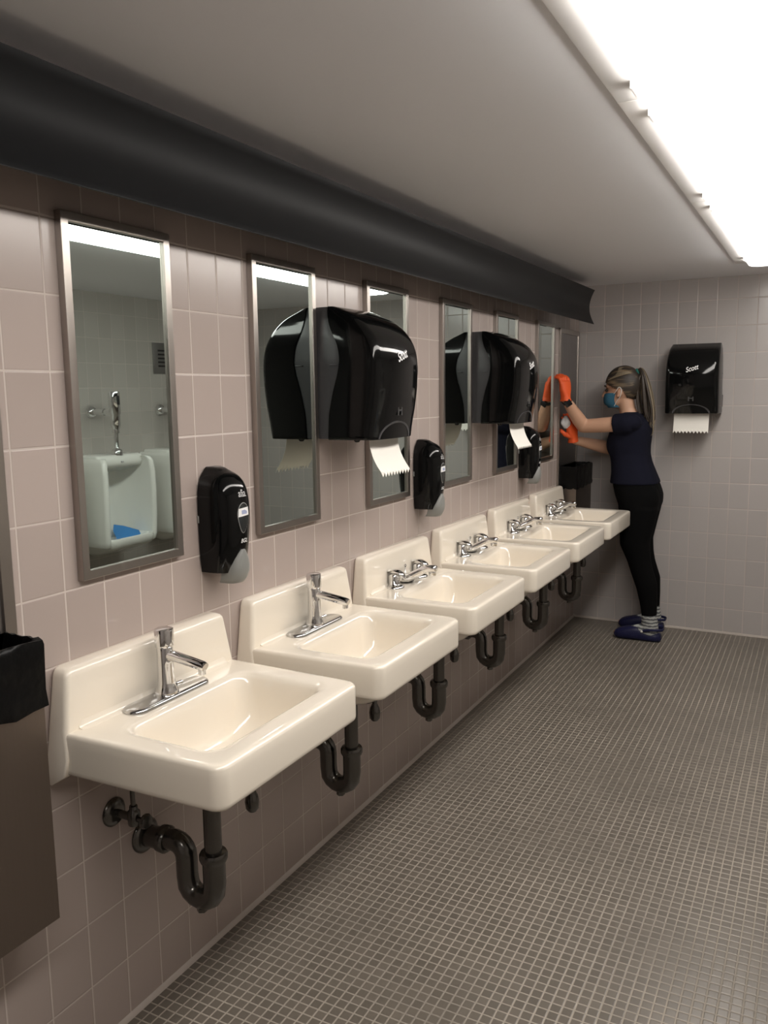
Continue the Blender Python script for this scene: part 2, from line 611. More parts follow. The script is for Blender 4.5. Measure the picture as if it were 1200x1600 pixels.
# ---------------------------------------------------------------- sinks
def basin_mesh():
    bm = bmesh.new()
    tp = lambda x: 1.0 - 0.045 * max(0, x - 0.06) / 0.387
    cx = 0.2235
    bx = 0.262
    R = []
    def add(c, hx, hy, r, z, t=tp):
        R.append(rrect(c, 0, hx, hy, r, z, 7, t))
    add(bx - 0.02, 0.018, 0.018, 0.0179, 0.644, None)
    add(bx - 0.02, 0.022, 0.022, 0.0219, 0.648, None)
    add(bx - 0.010, 0.050, 0.085, 0.045, 0.653, None)
    add(bx - 0.004, 0.076, 0.140, 0.052, 0.660, None)
    add(bx, 0.092, 0.166, 0.050, 0.673, None)
    add(bx, 0.1015, 0.180, 0.047, 0.695, None)
    add(bx, 0.108, 0.188, 0.045, 0.730, None)
    add(bx, 0.1135, 0.195, 0.044, 0.765, None)
    add(bx, 0.1175, 0.200, 0.044, 0.783, None)
    add(bx, 0.1225, 0.2055, 0.043, 0.7915, None)
    add(bx, 0.130, 0.2130, 0.045, 0.7948, None)
    add(bx, 0.140, 0.2230, 0.046, 0.7960, None)
    add(cx, 0.205, 0.2590, 0.03, 0.7965)
    add(cx, 0.2145, 0.2680, 0.03, 0.7965)
    add(cx, 0.2190, 0.2722, 0.03, 0.7952)
    add(cx, 0.2220, 0.2750, 0.03, 0.7920)
    add(cx, 0.2233, 0.2763, 0.03, 0.7875)
    add(cx, 0.2235, 0.2768, 0.03, 0.770)
    add(cx, 0.2235, 0.2772, 0.03, 0.718)
    add(cx, 0.2228, 0.2765, 0.03, 0.711)
    add(cx, 0.220, 0.274, 0.028, 0.706)
    add(cx, 0.214, 0.269, 0.025, 0.704)
    add(cx, 0.205, 0.260, 0.02, 0.706)
    add(cx, 0.202, 0.257, 0.02, 0.725)
    add(bx - 0.02, 0.150, 0.222, 0.06, 0.728, None)
    add(bx - 0.004, 0.122, 0.202, 0.07, 0.690, None)
    add(bx - 0.010, 0.106, 0.184, 0.07, 0.652, None)
    add(bx - 0.014, 0.082, 0.145, 0.06, 0.628, None)
    add(bx - 0.02, 0.040, 0.068, 0.035, 0.616, None)
    loft(bm, R, cap0=False)
    # back splash
    S = []
    def hy(z):
        return 0.278 + (0.80 - z) * (0.080 if z < 0.80 else 0.165)
    for z, x1, ins in ((0.678, 0.012, 0.004), (0.690, 0.030, 0.001), (0.704, 0.050, 0.0), (0.74, 0.058, 0.0), (0.80, 0.0555, 0.0), (0.86, 0.051, 0.0),
                       (0.908, 0.047, 0.0), (0.916, 0.046, 0.0015), (0.922, 0.042, 0.005), (0.925, 0.034, 0.011)):
        S.append(rrect(x1 / 2 - 0.0005, 0, x1 / 2 + 0.0005, hy(z) - ins, min(0.012 if z > 0.795 else 0.004, x1 * 0.49), z, 7))
    # flat back against the wall: square the two rear corners
    S = [[(max(p[0], 0.0005), p[1], p[2]) for p in r] for r in S]
    loft(bm, S)
    # fillet between splash and deck
    fr = []
    for yy, k in ((-0.243, 0.4), (-0.235, 1), (0.235, 1), (0.243, 0.4)):
        fr.append([(0.050, yy, 0.79), (0.0555, yy, 0.7965 + 0.016 * k), (0.058, yy, 0.7965 + 0.006 * k), (0.063, yy, 0.7965 + 0.0015 * k), (0.073, yy, 0.796)])
    loft(bm, fr)
    return bm


def stadium(hx, hy, z, k=10):
    return rrect(0, 0, hx, hy, hx * 0.995, z, k)


def faucet_push(e):
    bx, by = 0.088, -0.012
    bm = bmesh.new()
    lathe(bm, [(0.0275, 0.006), (0.0275, 0.010), (0.0265, 0.016), (0.0225, 0.024), (0.0205, 0.034), (0.0192, 0.080), (0.0192, 0.117), (0.0185, 0.119)], (bx, by, 0.797), seg=32)
    f = finish('faucet', bm, M['chrome'], e, angle=50)
    bm = bmesh.new()
    rg = []
    for s, z in ((0.0, 0.0), (0.0, 0.004), (-0.003, 0.0075), (-0.008, 0.009)):
        rg.append([(x + bx + 0.002, y + by, zz + 0.7965) for x, y, zz in stadium(0.031 + s, 0.128 + s, z)])
    loft(bm, rg)
    finish('deck_plate', bm, M['plate_chrome'], f, angle=50)
    bm = bmesh.new()
    lathe(bm, [(0.0200, 0.118), (0.0218, 0.1195), (0.0222, 0.124), (0.0222, 0.156), (0.0215, 0.160), (0.018, 0.1618), (0.0, 0.162)], (bx, by, 0.797), seg=32)
    finish('push_cap', bm, M['chrome'], f, angle=50)
    bm = bmesh.new()
    pts = [(bx + 0.005, by, 0.797 + 0.099), (bx + 0.03, by, 0.797 + 0.0985), (bx + 0.112, by, 0.797 + 0.087), (bx + 0.118, by, 0.797 + 0.085)]
    tube(bm, pts, [0.0125, 0.0125, 0.0115, 0.010], 20)
    lathe(bm, [(0.0085, 0.0), (0.0085, 0.014), (0.006, 0.016)], (bx + 0.108, by, 0.797 + 0.082), (0.0, 0, -1), 16)
    finish('spout', bm, M['chrome'], f, angle=50)
    bm = bmesh.new()
    lathe(bm, [(0.005, 0.0), (0.006, 0.012), (0.004, 0.016)], (bx + 0.012, by + 0.020, 0.797 + 0.024), (0.35, 0.9, 0.1), 12)
    finish('adjust_knob', bm, M['chrome'], f)


def faucet_lever(e):
    bx, z0 = 0.074, 0.7965
    bm = bmesh.new()
    # low flared spout body: broad on the deck, rising forward to the outlet block
    secs = [(-0.030, 0.026, 0.000, 0.014), (-0.018, 0.038, 0.000, 0.026), (0.004, 0.042, 0.000, 0.033), (0.022, 0.038, 0.003, 0.040), (0.042, 0.027, 0.016, 0.050),
            (0.066, 0.018, 0.032, 0.062), (0.086, 0.0155, 0.044, 0.069), (0.112, 0.0155, 0.046, 0.071), (0.119, 0.0135, 0.047, 0.069), (0.122, 0.009, 0.051, 0.064)]
    rg = []
    for x, hy, zb, zt in secs:
        r = []
        for i in range(20):
            a = 2 * PI * i / 20
            c, s = math.cos(a), math.sin(a)
            zz = (zb + zt) / 2 + (zt - zb) / 2 * math.copysign(abs(s) ** 0.7, s)
            r.append((bx + x, hy * math.copysign(abs(c) ** 0.75, c), z0 + zz))
        rg.append(r)
    loft(bm, rg)
    f = finish('faucet', bm, M['chrome'], e, angle=50)
    bm = bmesh.new()
    lathe(bm, [(0.0125, -0.004), (0.0138, 0.0), (0.0138, 0.014), (0.0115, 0.017)], (bx + 0.105, 0, z0 + 0.048), (0, 0, -1), 20)
    finish('aerator', bm, M['chrome'], f)
    bm = bmesh.new()
    tube(bm, [(bx - 0.006, 0, z0 + 0.020), (bx - 0.006, 0, z0 + 0.058)], 0.0022, 10)
    lathe(bm, [(0.002, 0), (0.0058, 0.006), (0.0058, 0.010), (0.003, 0.012)], (bx - 0.006, 0, z0 + 0.053), seg=14)
    finish('lift_rod', bm, M['chrome'], f)
    for s in (-1, 1):
        y = s * 0.100
        bm = bmesh.new()
        lathe(bm, [(0.037, 0.0), (0.037, 0.003), (0.033, 0.007), (0.024, 0.010), (0.0205, 0.013), (0.0205, 0.040), (0.019, 0.046), (0.013, 0.051), (0.0, 0.052)], (bx, y, z0), seg=32)
        h = finish('tap_handle', bm, M['chrome'], f, angle=50)
        bm = bmesh.new()
        # lever: a broad strap arching over the handle from front to back
        pts = [(bx + 0.040, y, z0 + 0.040), (bx + 0.030, y, z0 + 0.052), (bx + 0.006, y, z0 + 0.0615), (bx - 0.020, y, z0 + 0.0585), (bx - 0.036, y, z0 + 0.044)]
        q = smooth_path(pts, 4)
        tube(bm, q, [(0.0045, 0.009 + 0.009 * math.sin(PI * i / (len(q) - 1))) for i in range(len(q))], 14, round_end=True)
        finish('lever', bm, M['chrome'], h, angle=60)


def plumbing(e):
    ty = -0.020
    bm = bmesh.new()
    tube(bm, [(0.212, ty, 0.625), (0.212, ty, 0.425)], 0.0205, 20)
    d = finish('drain_pipe', bm, M['pipe'], e)
    bm = bmesh.new()
    c = []
    c.append((0.212, ty, 0.432)); c.append((0.212, ty, 0.365))
    for i in range(1, 8):
        a = PI * i / 8
        c.append((0.171 + 0.041 * math.cos(a), ty, 0.355 - 0.038 * math.sin(a)))
    c += [(0.130, ty, 0.365), (0.130, ty, 0.405)]
    for i in range(1, 5):
        a = PI / 2 * i / 5
        c.append((0.100 + 0.030 * math.cos(a), ty, 0.410 + 0.032 * math.sin(a)))
    c += [(0.095, ty, 0.443), (0.060, ty, 0.438)]
    tube(bm, c, [0.0265] * 2 + [0.0262] * 7 + [0.0255] * (len(c) - 9), 20)
    lathe(bm, [(0.013, 0), (0.013, 0.012), (0.010, 0.014)], (0.171, ty, 0.296), (0, 0, -1), 6)
    t = finish('trap_bend', bm, M['pipe'], d, angle=50)
    bm = bmesh.new()
    lathe(bm, [(0.022, -0.012), (0.030, -0.011), (0.033, -0.004), (0.033, 0.006), (0.030, 0.012), (0.022, 0.014)], (0.212, ty, 0.432), seg=24)
    finish('collar_nut', bm, M['pipe'], d)
    bm = bmesh.new()
    tube(bm, [(0.004, ty, 0.432), (0.065, ty, 0.438)], 0.026, 20)
    lathe(bm, [(0.032, -0.012), (0.033, 0.004), (0.028, 0.010)], (0.068, ty, 0.438), (1, 0, 0), 20)
    finish('wall_pipe', bm, M['pipe'], d, angle=50)
    bm = bmesh.new()
    lathe(bm, [(0.043, 0.0005), (0.043, 0.003), (0.036, 0.010), (0.028, 0.013)], (0, ty, 0.432), (1, 0, 0), 28)
    finish('escutcheon', bm, M['pipe'], d, angle=50)
    for s, yy, zz in ((-1, -0.113, 0.536), (1, 0.113, 0.536)):
        bm = bmesh.new()
        tube(bm, [(0.002, yy, zz), (0.062, yy, zz)], 0.0095, 16)
        lathe(bm, [(0.013, -0.016), (0.0145, -0.012), (0.0145, 0.016), (0.010, 0.020), (0.009, 0.030)], (0.064, yy, zz), seg=16)
        v = finish('supply_valve', bm, M['pipe'], e, angle=50)
        bm = bmesh.new()
        lathe(bm, [(0.034, 0.0005), (0.034, 0.003), (0.028, 0.009), (0.014, 0.012)], (0, yy, zz), (1, 0, 0), 28)
        finish('escutcheon', bm, M['pipe'], v, angle=50)
        bm = bmesh.new()
        tube(bm, smooth_path([(0.064, yy, zz + 0.025), (0.064, yy, zz + 0.08), (0.075, yy * 0.95, zz + 0.14), (0.080, yy * 0.9, zz + 0.185)], 4), 0.0055, 10)
        finish('riser_tube', bm, M['pipe'], v)
        bm = bmesh.new()
        lathe(bm, [(0.006, 0), (0.006, 0.018), (0.016, 0.019), (0.018, 0.024), (0.015, 0.030), (0.0, 0.031)], (0.076, yy, zz), (1, 0, 0), 14)
        finish('valve_handle', bm, M['pipe'], v, angle=50)
    # overflow stub hanging under the bowl
    bm = bmesh.new()
    lathe(bm, [(0.008, 0.0), (0.008, 0.10), (0.015, 0.115), (0.018, 0.130), (0.016, 0.148), (0.010, 0.156)], (0.205, 0.140, 0.622), (0, 0, -1), 16)
    finish('pipe_stub', bm, M['pipe'], e, angle=50)


def sink_root(name_label):
    e = empty('wall_sink', (0, 0, 0), name_label, 'sink', 'white wall hung sinks')
    b = finish('basin', basin_mesh(), M['porcelain'], e, angle=55)
    bm = bmesh.new()
    lathe(bm, [(0.024, 0.002), (0.024, 0.005), (0.019, 0.0055), (0.016, 0.003), (0.0, 0.003)], (0.242, 0, 0.646), seg=24)
    finish('drain_strainer', bm, M['chrome'], b)
    return e
SY = [0.207 + 0.6395 * k for k in range(6)]
sa = sink_root('')
faucet_push(sa)
plumbing(sa)
sb = sink_root('')
faucet_lever(sb)
plumbing(sb)
sl = ['large white wall-hung sink nearest the viewer, with a push-cap faucet',
      'second white sink from the viewer, below the nearest soap dispenser, push-cap faucet',
      'third white sink from the viewer, first one with two lever handles',
      'fourth white sink from the viewer, below the second soap dispenser, lever handles',
      'fifth white sink from the viewer, two handles, next to last in the row',
      "last white sink in the row, touching the woman's black leggings"]
for k in range(6):
    if k < 2:
        o = sa if k == 0 else copy_tree(sa)
    else:
        o = sb if k == 2 else copy_tree(sb)
    o.location = (0, SY[k], 0)
    o['label'] = sl[k]

# ---------------------------------------------------------------- paper towel dispensers
DEPTH = [(0.0, 0.208), (0.04, 0.214), (0.10, 0.226), (0.16, 0.234), (0.22, 0.237), (0.26, 0.234), (0.29, 0.226), (0.32, 0.210),
         (0.345, 0.188), (0.365, 0.163), (0.382, 0.134), (0.394, 0.105), (0.401, 0.080), (0.405, 0.058)]
SEAM = [(0.0, 0.052), (0.08, 0.056), (0.15, 0.072), (0.20, 0.088), (0.245, 0.096), (0.29, 0.088), (0.34, 0.062), (0.375, 0.052), (0.405, 0.050)]
def half_w(z):
    return interp([(0, 0.156), (0.24, 0.155), (0.32, 0.152), (0.37, 0.147), (0.395, 0.142), (0.405, 0.137)], z)
def smooth_tab(tab, z):
    return (interp(tab, z - 0.012) + interp(tab, z) * 2 + interp(tab, z + 0.012)) / 4
def towel_dispenser():
    e = empty('paper_towel_dispenser', (0, 0, 0), '', 'paper towel dispenser', 'black paper towel dispensers')
    zs = [0.0, 0.003] + [0.0125 * i for i in range(1, 30)] + [0.370, 0.378, 0.386, 0.392, 0.398, 0.402, 0.405]
    bm = bmesh.new()
    rg = []
    for z in zs:
        d = smooth_tab(DEPTH, z)
        s = min(smooth_tab(SEAM, z), d - 0.003)
        hw = half_w(z) - (0.003 if z == 0 else 0)
        rc = min(0.026, (d - s) * 0.8)
        bul = min(0.010, d * 0.08)
        r = [(s, -hw, z)]
        for i in range(5):
            a = PI / 2 * i / 4
            r.append((d - bul - rc + rc * math.sin(a), -hw + rc - rc * math.cos(a), z))
        for i in range(1, 12):
            y = -hw + rc + (2 * hw - 2 * rc) * i / 12
            r.append((d - bul + bul * (1 - (2 * i / 12 - 1) ** 2), y, z))
        for i in range(5):
            a = PI / 2 * (4 - i) / 4
            r.append((d - bul - rc + rc * math.sin(a), hw - rc + rc * math.cos(a), z))
        r.append((s, hw, z))
        rg.append([(x, y * (1 - 0.065 * x / 0.237), zz) for x, y, zz in r])
    loft(bm, rg)
    cv = finish('front_cover', bm, M['black_gloss'], e, angle=50)
    bm = bmesh.new()
    rg = []
    for z in zs[1:-1] + [0.4042]:
        d = smooth_tab(DEPTH, z)
        s = min(smooth_tab(SEAM, z) + 0.004, d - 0.003)
        hw = half_w(z) - 0.003
        bl = 0.006 * math.sin(PI * min(1, z / 0.40))
        r = [(0.0005, -hw + 0.006, z), (s * 0.35, -hw + 0.002, z), (s * 0.7, -hw + 0.001 - bl * 0.3, z), (s, -hw + 0.001, z),
             (s, hw - 0.001, z), (s * 0.7, hw - 0.001 + bl * 0.3, z), (s * 0.35, hw - 0.002, z), (0.0005, hw - 0.006, z)]
        rg.append([(x, y * (1 - 0.065 * x / 0.237), zz) for x, y, zz in r])
    loft(bm, rg)
    h = finish('housing', bm, M['grey_side'], e, angle=50)
    for y in (-0.1505, 0.1505):
        bm = bmesh.new()
        box(bm, 0.060, 0.0875, y - 0.002, y + 0.002, 0.226, 0.230, 0.0008)
        finish('side_catch', bm, M['grey_side'], h)
    bm = bmesh.new()
    box(bm, 0.028, 0.044, 0.148, 0.1535, 0.035, 0.105, 0.001)
    finish('side_window', bm, M['slot'], h)
    # arched paper window low on the cover
    def fx(y, z):
        d = smooth_tab(DEPTH, z)
        hw = half_w(z)
        bul = min(0.010, d * 0.08)
        t = max(-1, min(1, y / (hw - 0.026)))
        return d - bul + bul * (1 - t * t)
    bm = bmesh.new()
    n = 14
    outer = []
    for i in range(n + 1):
        a = PI * i / n
        y, z = -0.105 * math.cos(a), 0.052 * math.sin(a) + 0.002
        outer.append((y, z))
    v0 = [bm.verts.new((fx(y, z) + 0.0022, y, z)) for y, z in outer]
    v1 = [bm.verts.new((fx(y * .93, max(0.002, z - 0.005)) + 0.0005, y * 0.93, max(0.0015, z - 0.005))) for y, z in outer]
    vb = [bm.verts.new((fx(y, z) - 0.003, y, z)) for y, z in outer]
    for i in range(n):
        bm.faces.new((v0[i], v0[i + 1], v1[i + 1], v1[i]))
        bm.faces.new((vb[i], vb[i + 1], v0[i + 1], v0[i]))
    finish('paper_window', bm, M['grey_side'], cv)
    bm = bmesh.new()
    lathe(bm, [(0.010, 0), (0.010, 0.006), (0.006, 0.011), (0.0, 0.012)], (0.115, -0.085, 0.001), (0, 0, -1), 16)
    finish('feed_knob', bm, M['black_gloss'], e)
    text_mesh('logo', 'Scott', 0.040, M['white_print'], cv, (0.236, 0.0, 0.256), (0, 0.96, 0.27), (0, -0.27, 0.96), 0.35,
              bend=lambda q: Vector((fx(q.y, q.z) + 0.0012 + (q.x - 0.236) * 0.5, q.y, q.z)), sx=0.82)
    bm = bmesh.new()
    for y in (-0.012, 0.012):
        box(bm, fx(y, .09) - 0.001, fx(y, .09) + 0.0012, y - 0.003, y + 0.003, 0.072, 0.104)
    box(bm, fx(0, .09) - 0.001, fx(0, .09) + 0.0012, -0.012, 0.012, 0.085, 0.090)
    finish('hand_mark', bm, M['faint_print'], cv, smooth=False)
    return e


def paper_sheet(name, loc, rotz, label, curl):
    """strip of towel hanging from the slot, saw-tooth torn end"""
    bm = bmesh.new()
    nx, nz = 40, 14
    top, L = 0.012, 0.121
    grid = []
    for j in range(nz + 1):
        row = []
        for i in range(nx + 1):
            y = -0.0975 + 0.195 * i / nx
            t = j / nz
            z = top - L * t
            if j == nz:
                z -= 0.007 if i % 4 == 0 else (-0.007 if i % 4 == 2 else 0)
            x = 0.165 + curl * t ** 2.2
            row.append(bm.verts.new((x, y, z)))
        grid.append(row)
    for a, b in zip(grid, grid[1:]):
        for i in range(nx):
            bm.faces.new((a[i], a[i + 1], b[i + 1], b[i]))
    bmesh.ops.recalc_face_normals(bm, faces=bm.faces)
    bmesh.ops.solidify(bm, geom=bm.faces[:], thickness=0.0006)
    o = finish(name, bm, M['paper'], None, angle=60)
    o.location = loc
    o.rotation_euler = (0, 0, rotz)
    return tag(o, label, 'paper towel', 'paper towels hanging from dispensers')


d0 = towel_dispenser()
spots = [((0.0, 1.147, 1.345), 0.0, 'large black towel dispenser nearest the viewer, between second and third mirror', 'white paper towel curling out of the dispenser nearest the viewer', 0.048),
         ((0.0, 2.445, 1.345), 0.0, 'black towel dispenser farther along the sink wall, before the last mirror', 'white paper towel hanging from the farther dispenser on the sink wall', 0.044),
         ((0.717, YB, 1.345), -PI / 2, 'black towel dispenser on the tiled end wall behind the woman', 'white paper towel hanging straight from the end wall dispenser', 0.022)]
for k, (lc, rz, lb, pl, cu) in enumerate(spots):
    o = d0 if k == 0 else copy_tree(d0)
    o.location = lc
    o.rotation_euler = (0, 0, rz)
    o['label'] = lb
    paper_sheet('paper_towel', lc, rz, pl, cu)

# ---------------------------------------------------------------- soap dispensers
SD = [(0.0, 0.082), (0.02, 0.089), (0.07, 0.098), (0.13, 0.1035), (0.18, 0.103), (0.210, 0.098), (0.230, 0.090), (0.246, 0.078), (0.258, 0.060), (0.266, 0.040), (0.270, 0.018)]
SW = [(0, 0.053), (0.03, 0.057), (0.14, 0.060), (0.20, 0.0585), (0.225, 0.055), (0.243, 0.048), (0.257, 0.037), (0.266, 0.025), (0.270, 0.014)]
SP, SQ = 0.56, 0.72
def soap_dispenser():
    e = empty('soap_dispenser', (0, 0, 0), '', 'soap dispenser', 'black soap dispensers')
    zs = [0.0, 0.004, 0.012] + [0.02 + 0.0125 * i for i in range(16)] + [0.216, 0.223, 0.230, 0.236, 0.242, 0.247, 0.252, 0.256, 0.260, 0.263, 0.266, 0.268, 0.270]
    bm = bmesh.new()
    rg = []
    for z in zs:
        d, w = smooth_tab(SD, z), smooth_tab(SW, z)
        r = []
        for i in range(25):
            a = PI * i / 24
            c, s = math.cos(a), math.sin(a)
            r.append((0.004 + (d - 0.004) * max(s, 0) ** SP, -w * math.copysign(abs(c) ** SQ, c), z))
        rg.append(r)
    loft(bm, rg)
    b = finish('dispenser_body', bm, M['black_gloss'], e, angle=75)
    bm = bmesh.new()
    box(bm, 0.0005, 0.012, -0.048, 0.048, 0.01, 0.235, 0.003)
    box(bm, 0.001, 0.008, -0.0605, -0.050, 0.128, 0.148, 0.002)
    finish('back_plate', bm, M['lever'], e)
    def fx(y, z):
        d = smooth_tab(SD, z)
        c = min(0.98, abs(y) / smooth_tab(SW, z)) ** (1 / SQ)
        return 0.004 + (d - 0.004) * (1 - c * c) ** (SP / 2)
    def patch(name, outline, m, lift, parent):
        q = bmesh.new()
        cyy = sum(p[0] for p in outline) / len(outline)
        czz = sum(p[1] for p in outline) / len(outline)
        top = [q.verts.new((fx(y, z) + lift, y, z)) for y, z in outline]
        low = [q.verts.new((fx(y, z) - 0.002, y, z)) for y, z in outline]
        mid = [q.verts.new((fx(cyy + (y - cyy) * .5, czz + (z - czz) * .5) + lift, cyy + (y - cyy) * .5, czz + (z - czz) * .5)) for y, z in outline]
        c = q.verts.new((fx(cyy, czz) + lift, cyy, czz))
        n = len(outline)
        for i in range(n):
            j = (i + 1) % n
            q.faces.new((top[i], top[j], mid[j], mid[i]))
            q.faces.new((mid[i], mid[j], c))
            q.faces.new((low[i], low[j], top[j], top[i]))
        return finish(name, q, m, parent, angle=60)
    win = []
    for i in range(24):
        a = 2 * PI * i / 24
        y = 0.0215 * math.cos(a)
        z = math.sin(a)
        z = 0.148 + z * 0.030 if z > 0 else 0.148 + z * 0.046
        if z < 0.148:
            y *= 1 - 0.25 * (0.148 - z) / 0.046
        win.append((y, z))
    w = patch('sight_window', win, M['smoke'], 0.0008, b)
    rim = [(y * 1.08, 0.140 + (z - 0.140) * 1.05) for y, z in win]
    bm = bmesh.new()
    a = [bm.verts.new((fx(y, z) + 0.0006, y, z)) for y, z in rim]
    c = [bm.verts.new((fx(y, z) + 0.0012, y, z)) for y, z in win]
    for i in range(24):
        j = (i + 1) % 24
        bm.faces.new((a[i], a[j], c[j], c[i]))
    finish('window_rim', bm, M['lever'], w)
    lab = [(-0.0205, 0.144), (0.0205, 0.146), (0.0190, 0.167), (-0.0185, 0.165)]
    lab2 = []
    for (p, q) in zip(lab, lab[1:] + lab[:1]):
        for t in (0, .25, .5, .75):
            lab2.append((p[0] + (q[0] - p[0]) * t, p[1] + (q[1] - p[1]) * t))
    lb = patch('white_label', lab2, M['white_print'], 0.0016, w)
    patch('label_print', [(-0.008, 0.150), (0.012, 0.150), (0.013, 0.156), (0.004, 0.161), (-0.009, 0.160)], M['label_blue'], 0.0022, w)
    bend = lambda q: Vector((fx(q.y, q.z) + 0.0012, q.y, q.z))
    text_mesh('logo', 'afia', 0.026, M['grey_print'], b, (0.1, 0.0, 0.203), (0, 1, 0), (0, 0, 1), 0.1, 0.0, bend, 0.85)
    bm = bmesh.new()
    yy = [-0.004 + 0.022 * i / 6 for i in range(7)]
    lo = [bm.verts.new((fx(y, 0.1945) + 0.001, y, 0.1945)) for y in yy]
    hi = [bm.verts.new((fx(y, 0.1962) + 0.001, y, 0.1962)) for y in yy]
    for i in range(6):
        bm.faces.new((lo[i], lo[i + 1], hi[i + 1], hi[i]))
    finish('logo_line', bm, M['grey_print'], b)
    text_mesh('maker_mark', 'BGL', 0.015, M['white_print'], b, (0.1, 0.004, 0.080), (0, 1, 0), (0, 0, 1), 0.2, 0.0, bend, 1.0)
    # grey push lever
    bm = bmesh.new()
    rg = []
    for z, x1, hw_ in ((-0.032, 0.080, 0.022), (-0.030, 0.088, 0.026), (-0.020, 0.096, 0.031), (0.0, 0.103, 0.036), (0.015, 0.105, 0.034), (0.035, 0.105, 0.027), (0.050, 0.104, 0.017), (0.058, 0.1035, 0.008)):
        d = max(0.03, x1 - 0.05)
        r = []
        for i in range(17):
            a = PI * i / 16
            c, s = math.cos(a), math.sin(a)
            r.append((d + (x1 - d) * max(s, 0) ** 0.5, -hw_ * math.copysign(abs(c) ** 0.7, c), z))
        rg.append(r)
    loft(bm, rg)
    finish('push_lever', bm, M['lever'], e, angle=50)
    bm = bmesh.new()
    lathe(bm, [(0.012, -0.004), (0.010, 0.006), (0.006, 0.014), (0.006, 0.022)], (0.048, 0, 0.002), (0.1, 0, -1), 14)
    finish('nozzle', bm, M['black_gloss'], e)
    return e
s0 = soap_dispenser()
for k, (y, lb) in enumerate(((0.488, 'black soap dispenser nearest the viewer, between the first and second mirrors'),
                             (1.757, 'black soap dispenser right of the nearest towel dispenser, over the third and fourth sinks'),
                             (3.020, 'black soap dispenser below the far end of the second towel dispenser'))):
    o = s0 if k == 0 else copy_tree(s0)
    o.location = (0, y, 1.035)
    o['label'] = lb

# ---------------------------------------------------------------- recessed waste units
def waste_unit(y0, y1, zb, zt, label, baglabel):
    yc = (y0 + y1) / 2
    hw = (y1 - y0) / 2
    e = empty('waste_receptacle', (0, yc, zb), label, 'waste bin', 'recessed steel waste units')
    H = zt - zb
    bm = bmesh.new()
    def r4(x, i):
        return [(x, -hw + i, i), (x, hw - i, i), (x, hw - i, H - i), (x, -hw + i, H - i)]
    loft(bm, [r4(0.0005, 0), r4(0.011, 0), r4(0.012, 0.001), r4(0.012, 0.027), r4(0.010, 0.028), r4(0.003, 0.028)], False, False)
    finish('wall_frame', bm, M['steel'], e, smooth=False)
    bm = bmesh.new()
    box(bm, 0.0005, 0.006, -hw + 0.02, hw - 0.02, 0.47, H - 0.02)
    finish('back_panel', bm, M['dark_steel'], e, smooth=False)
    bm = bmesh.new()
    w = hw - 0.032
    x1, h1, th = 0.112, 0.50, 0.0025
    # open-topped box: outer shell, then inner shell
    def sq(i, z):
        return [(0.001 + i, -w + i, z), (x1 - i, -w + i, z), (x1 - i, w - i, z), (0.001 + i, w - i, z)]
    loft(bm, [sq(0, 0.012), sq(0, h1), sq(th, h1), sq(th, 0.016)])
    finish('bin_body', bm, M['bin_steel'], e, smooth=False)
    # black liner folded over the rim
    bm = bmesh.new()
    def lr(off, z, wob=0.0, zw=0.0, n=10):
        pts = []
        cs = [(0.004 - off * 0.2, -w - off), (x1 + off, -w - off), (x1 + off, w + off), (0.004 - off * 0.2, w + off)]
        for k in range(4):
            a, b = cs[k], cs[(k + 1) % 4]
            for i in range(n):
                t = i / n
                pts.append((a[0] + (b[0] - a[0]) * t + random.uniform(-wob, wob) * (0.4 if k == 3 else 1),
                            a[1] + (b[1] - a[1]) * t + random.uniform(-wob, wob),
                            z + random.uniform(-zw, zw)))
        return [(max(p[0], 0.013), p[1], p[2]) for p in pts]
    loft(bm, [lr(0.006, h1 - 0.048, 0.0015, 0.006), lr(0.007, h1 - 0.036, 0.002, 0.004), lr(0.004, h1 - 0.015, 0.0015, 0.003), lr(0.005, h1 + 0.03, 0.001),
              lr(0.006, h1 + 0.075, 0.0008), lr(0.004, h1 + 0.086, 0.0005, 0.003), lr(-0.001, h1 + 0.086, 0.0005, 0.002),
              lr(-0.008, h1 + 0.05, 0.002), lr(-0.014, h1 - 0.04, 0.004, 0.004), lr(-0.022, h1 - 0.10, 0.005)], False, True)
    b = finish('bin_liner', bm, M['bag'], None, angle=70)
    b.location = (0, yc, zb)
    tag(b, baglabel, 'trash bag', 'black bin liners')
    return e
waste_unit(-0.55, -0.132, 0.448, 1.85, 'steel waste bin at left edge of the photo, beside the nearest sink', 'black liner over the rim of the bin at left edge')
waste_unit(3.68, 4.106, 0.448, 1.85, "steel waste unit in the far corner, wiped by the woman's gloves", 'black liner over the bin in the far corner')

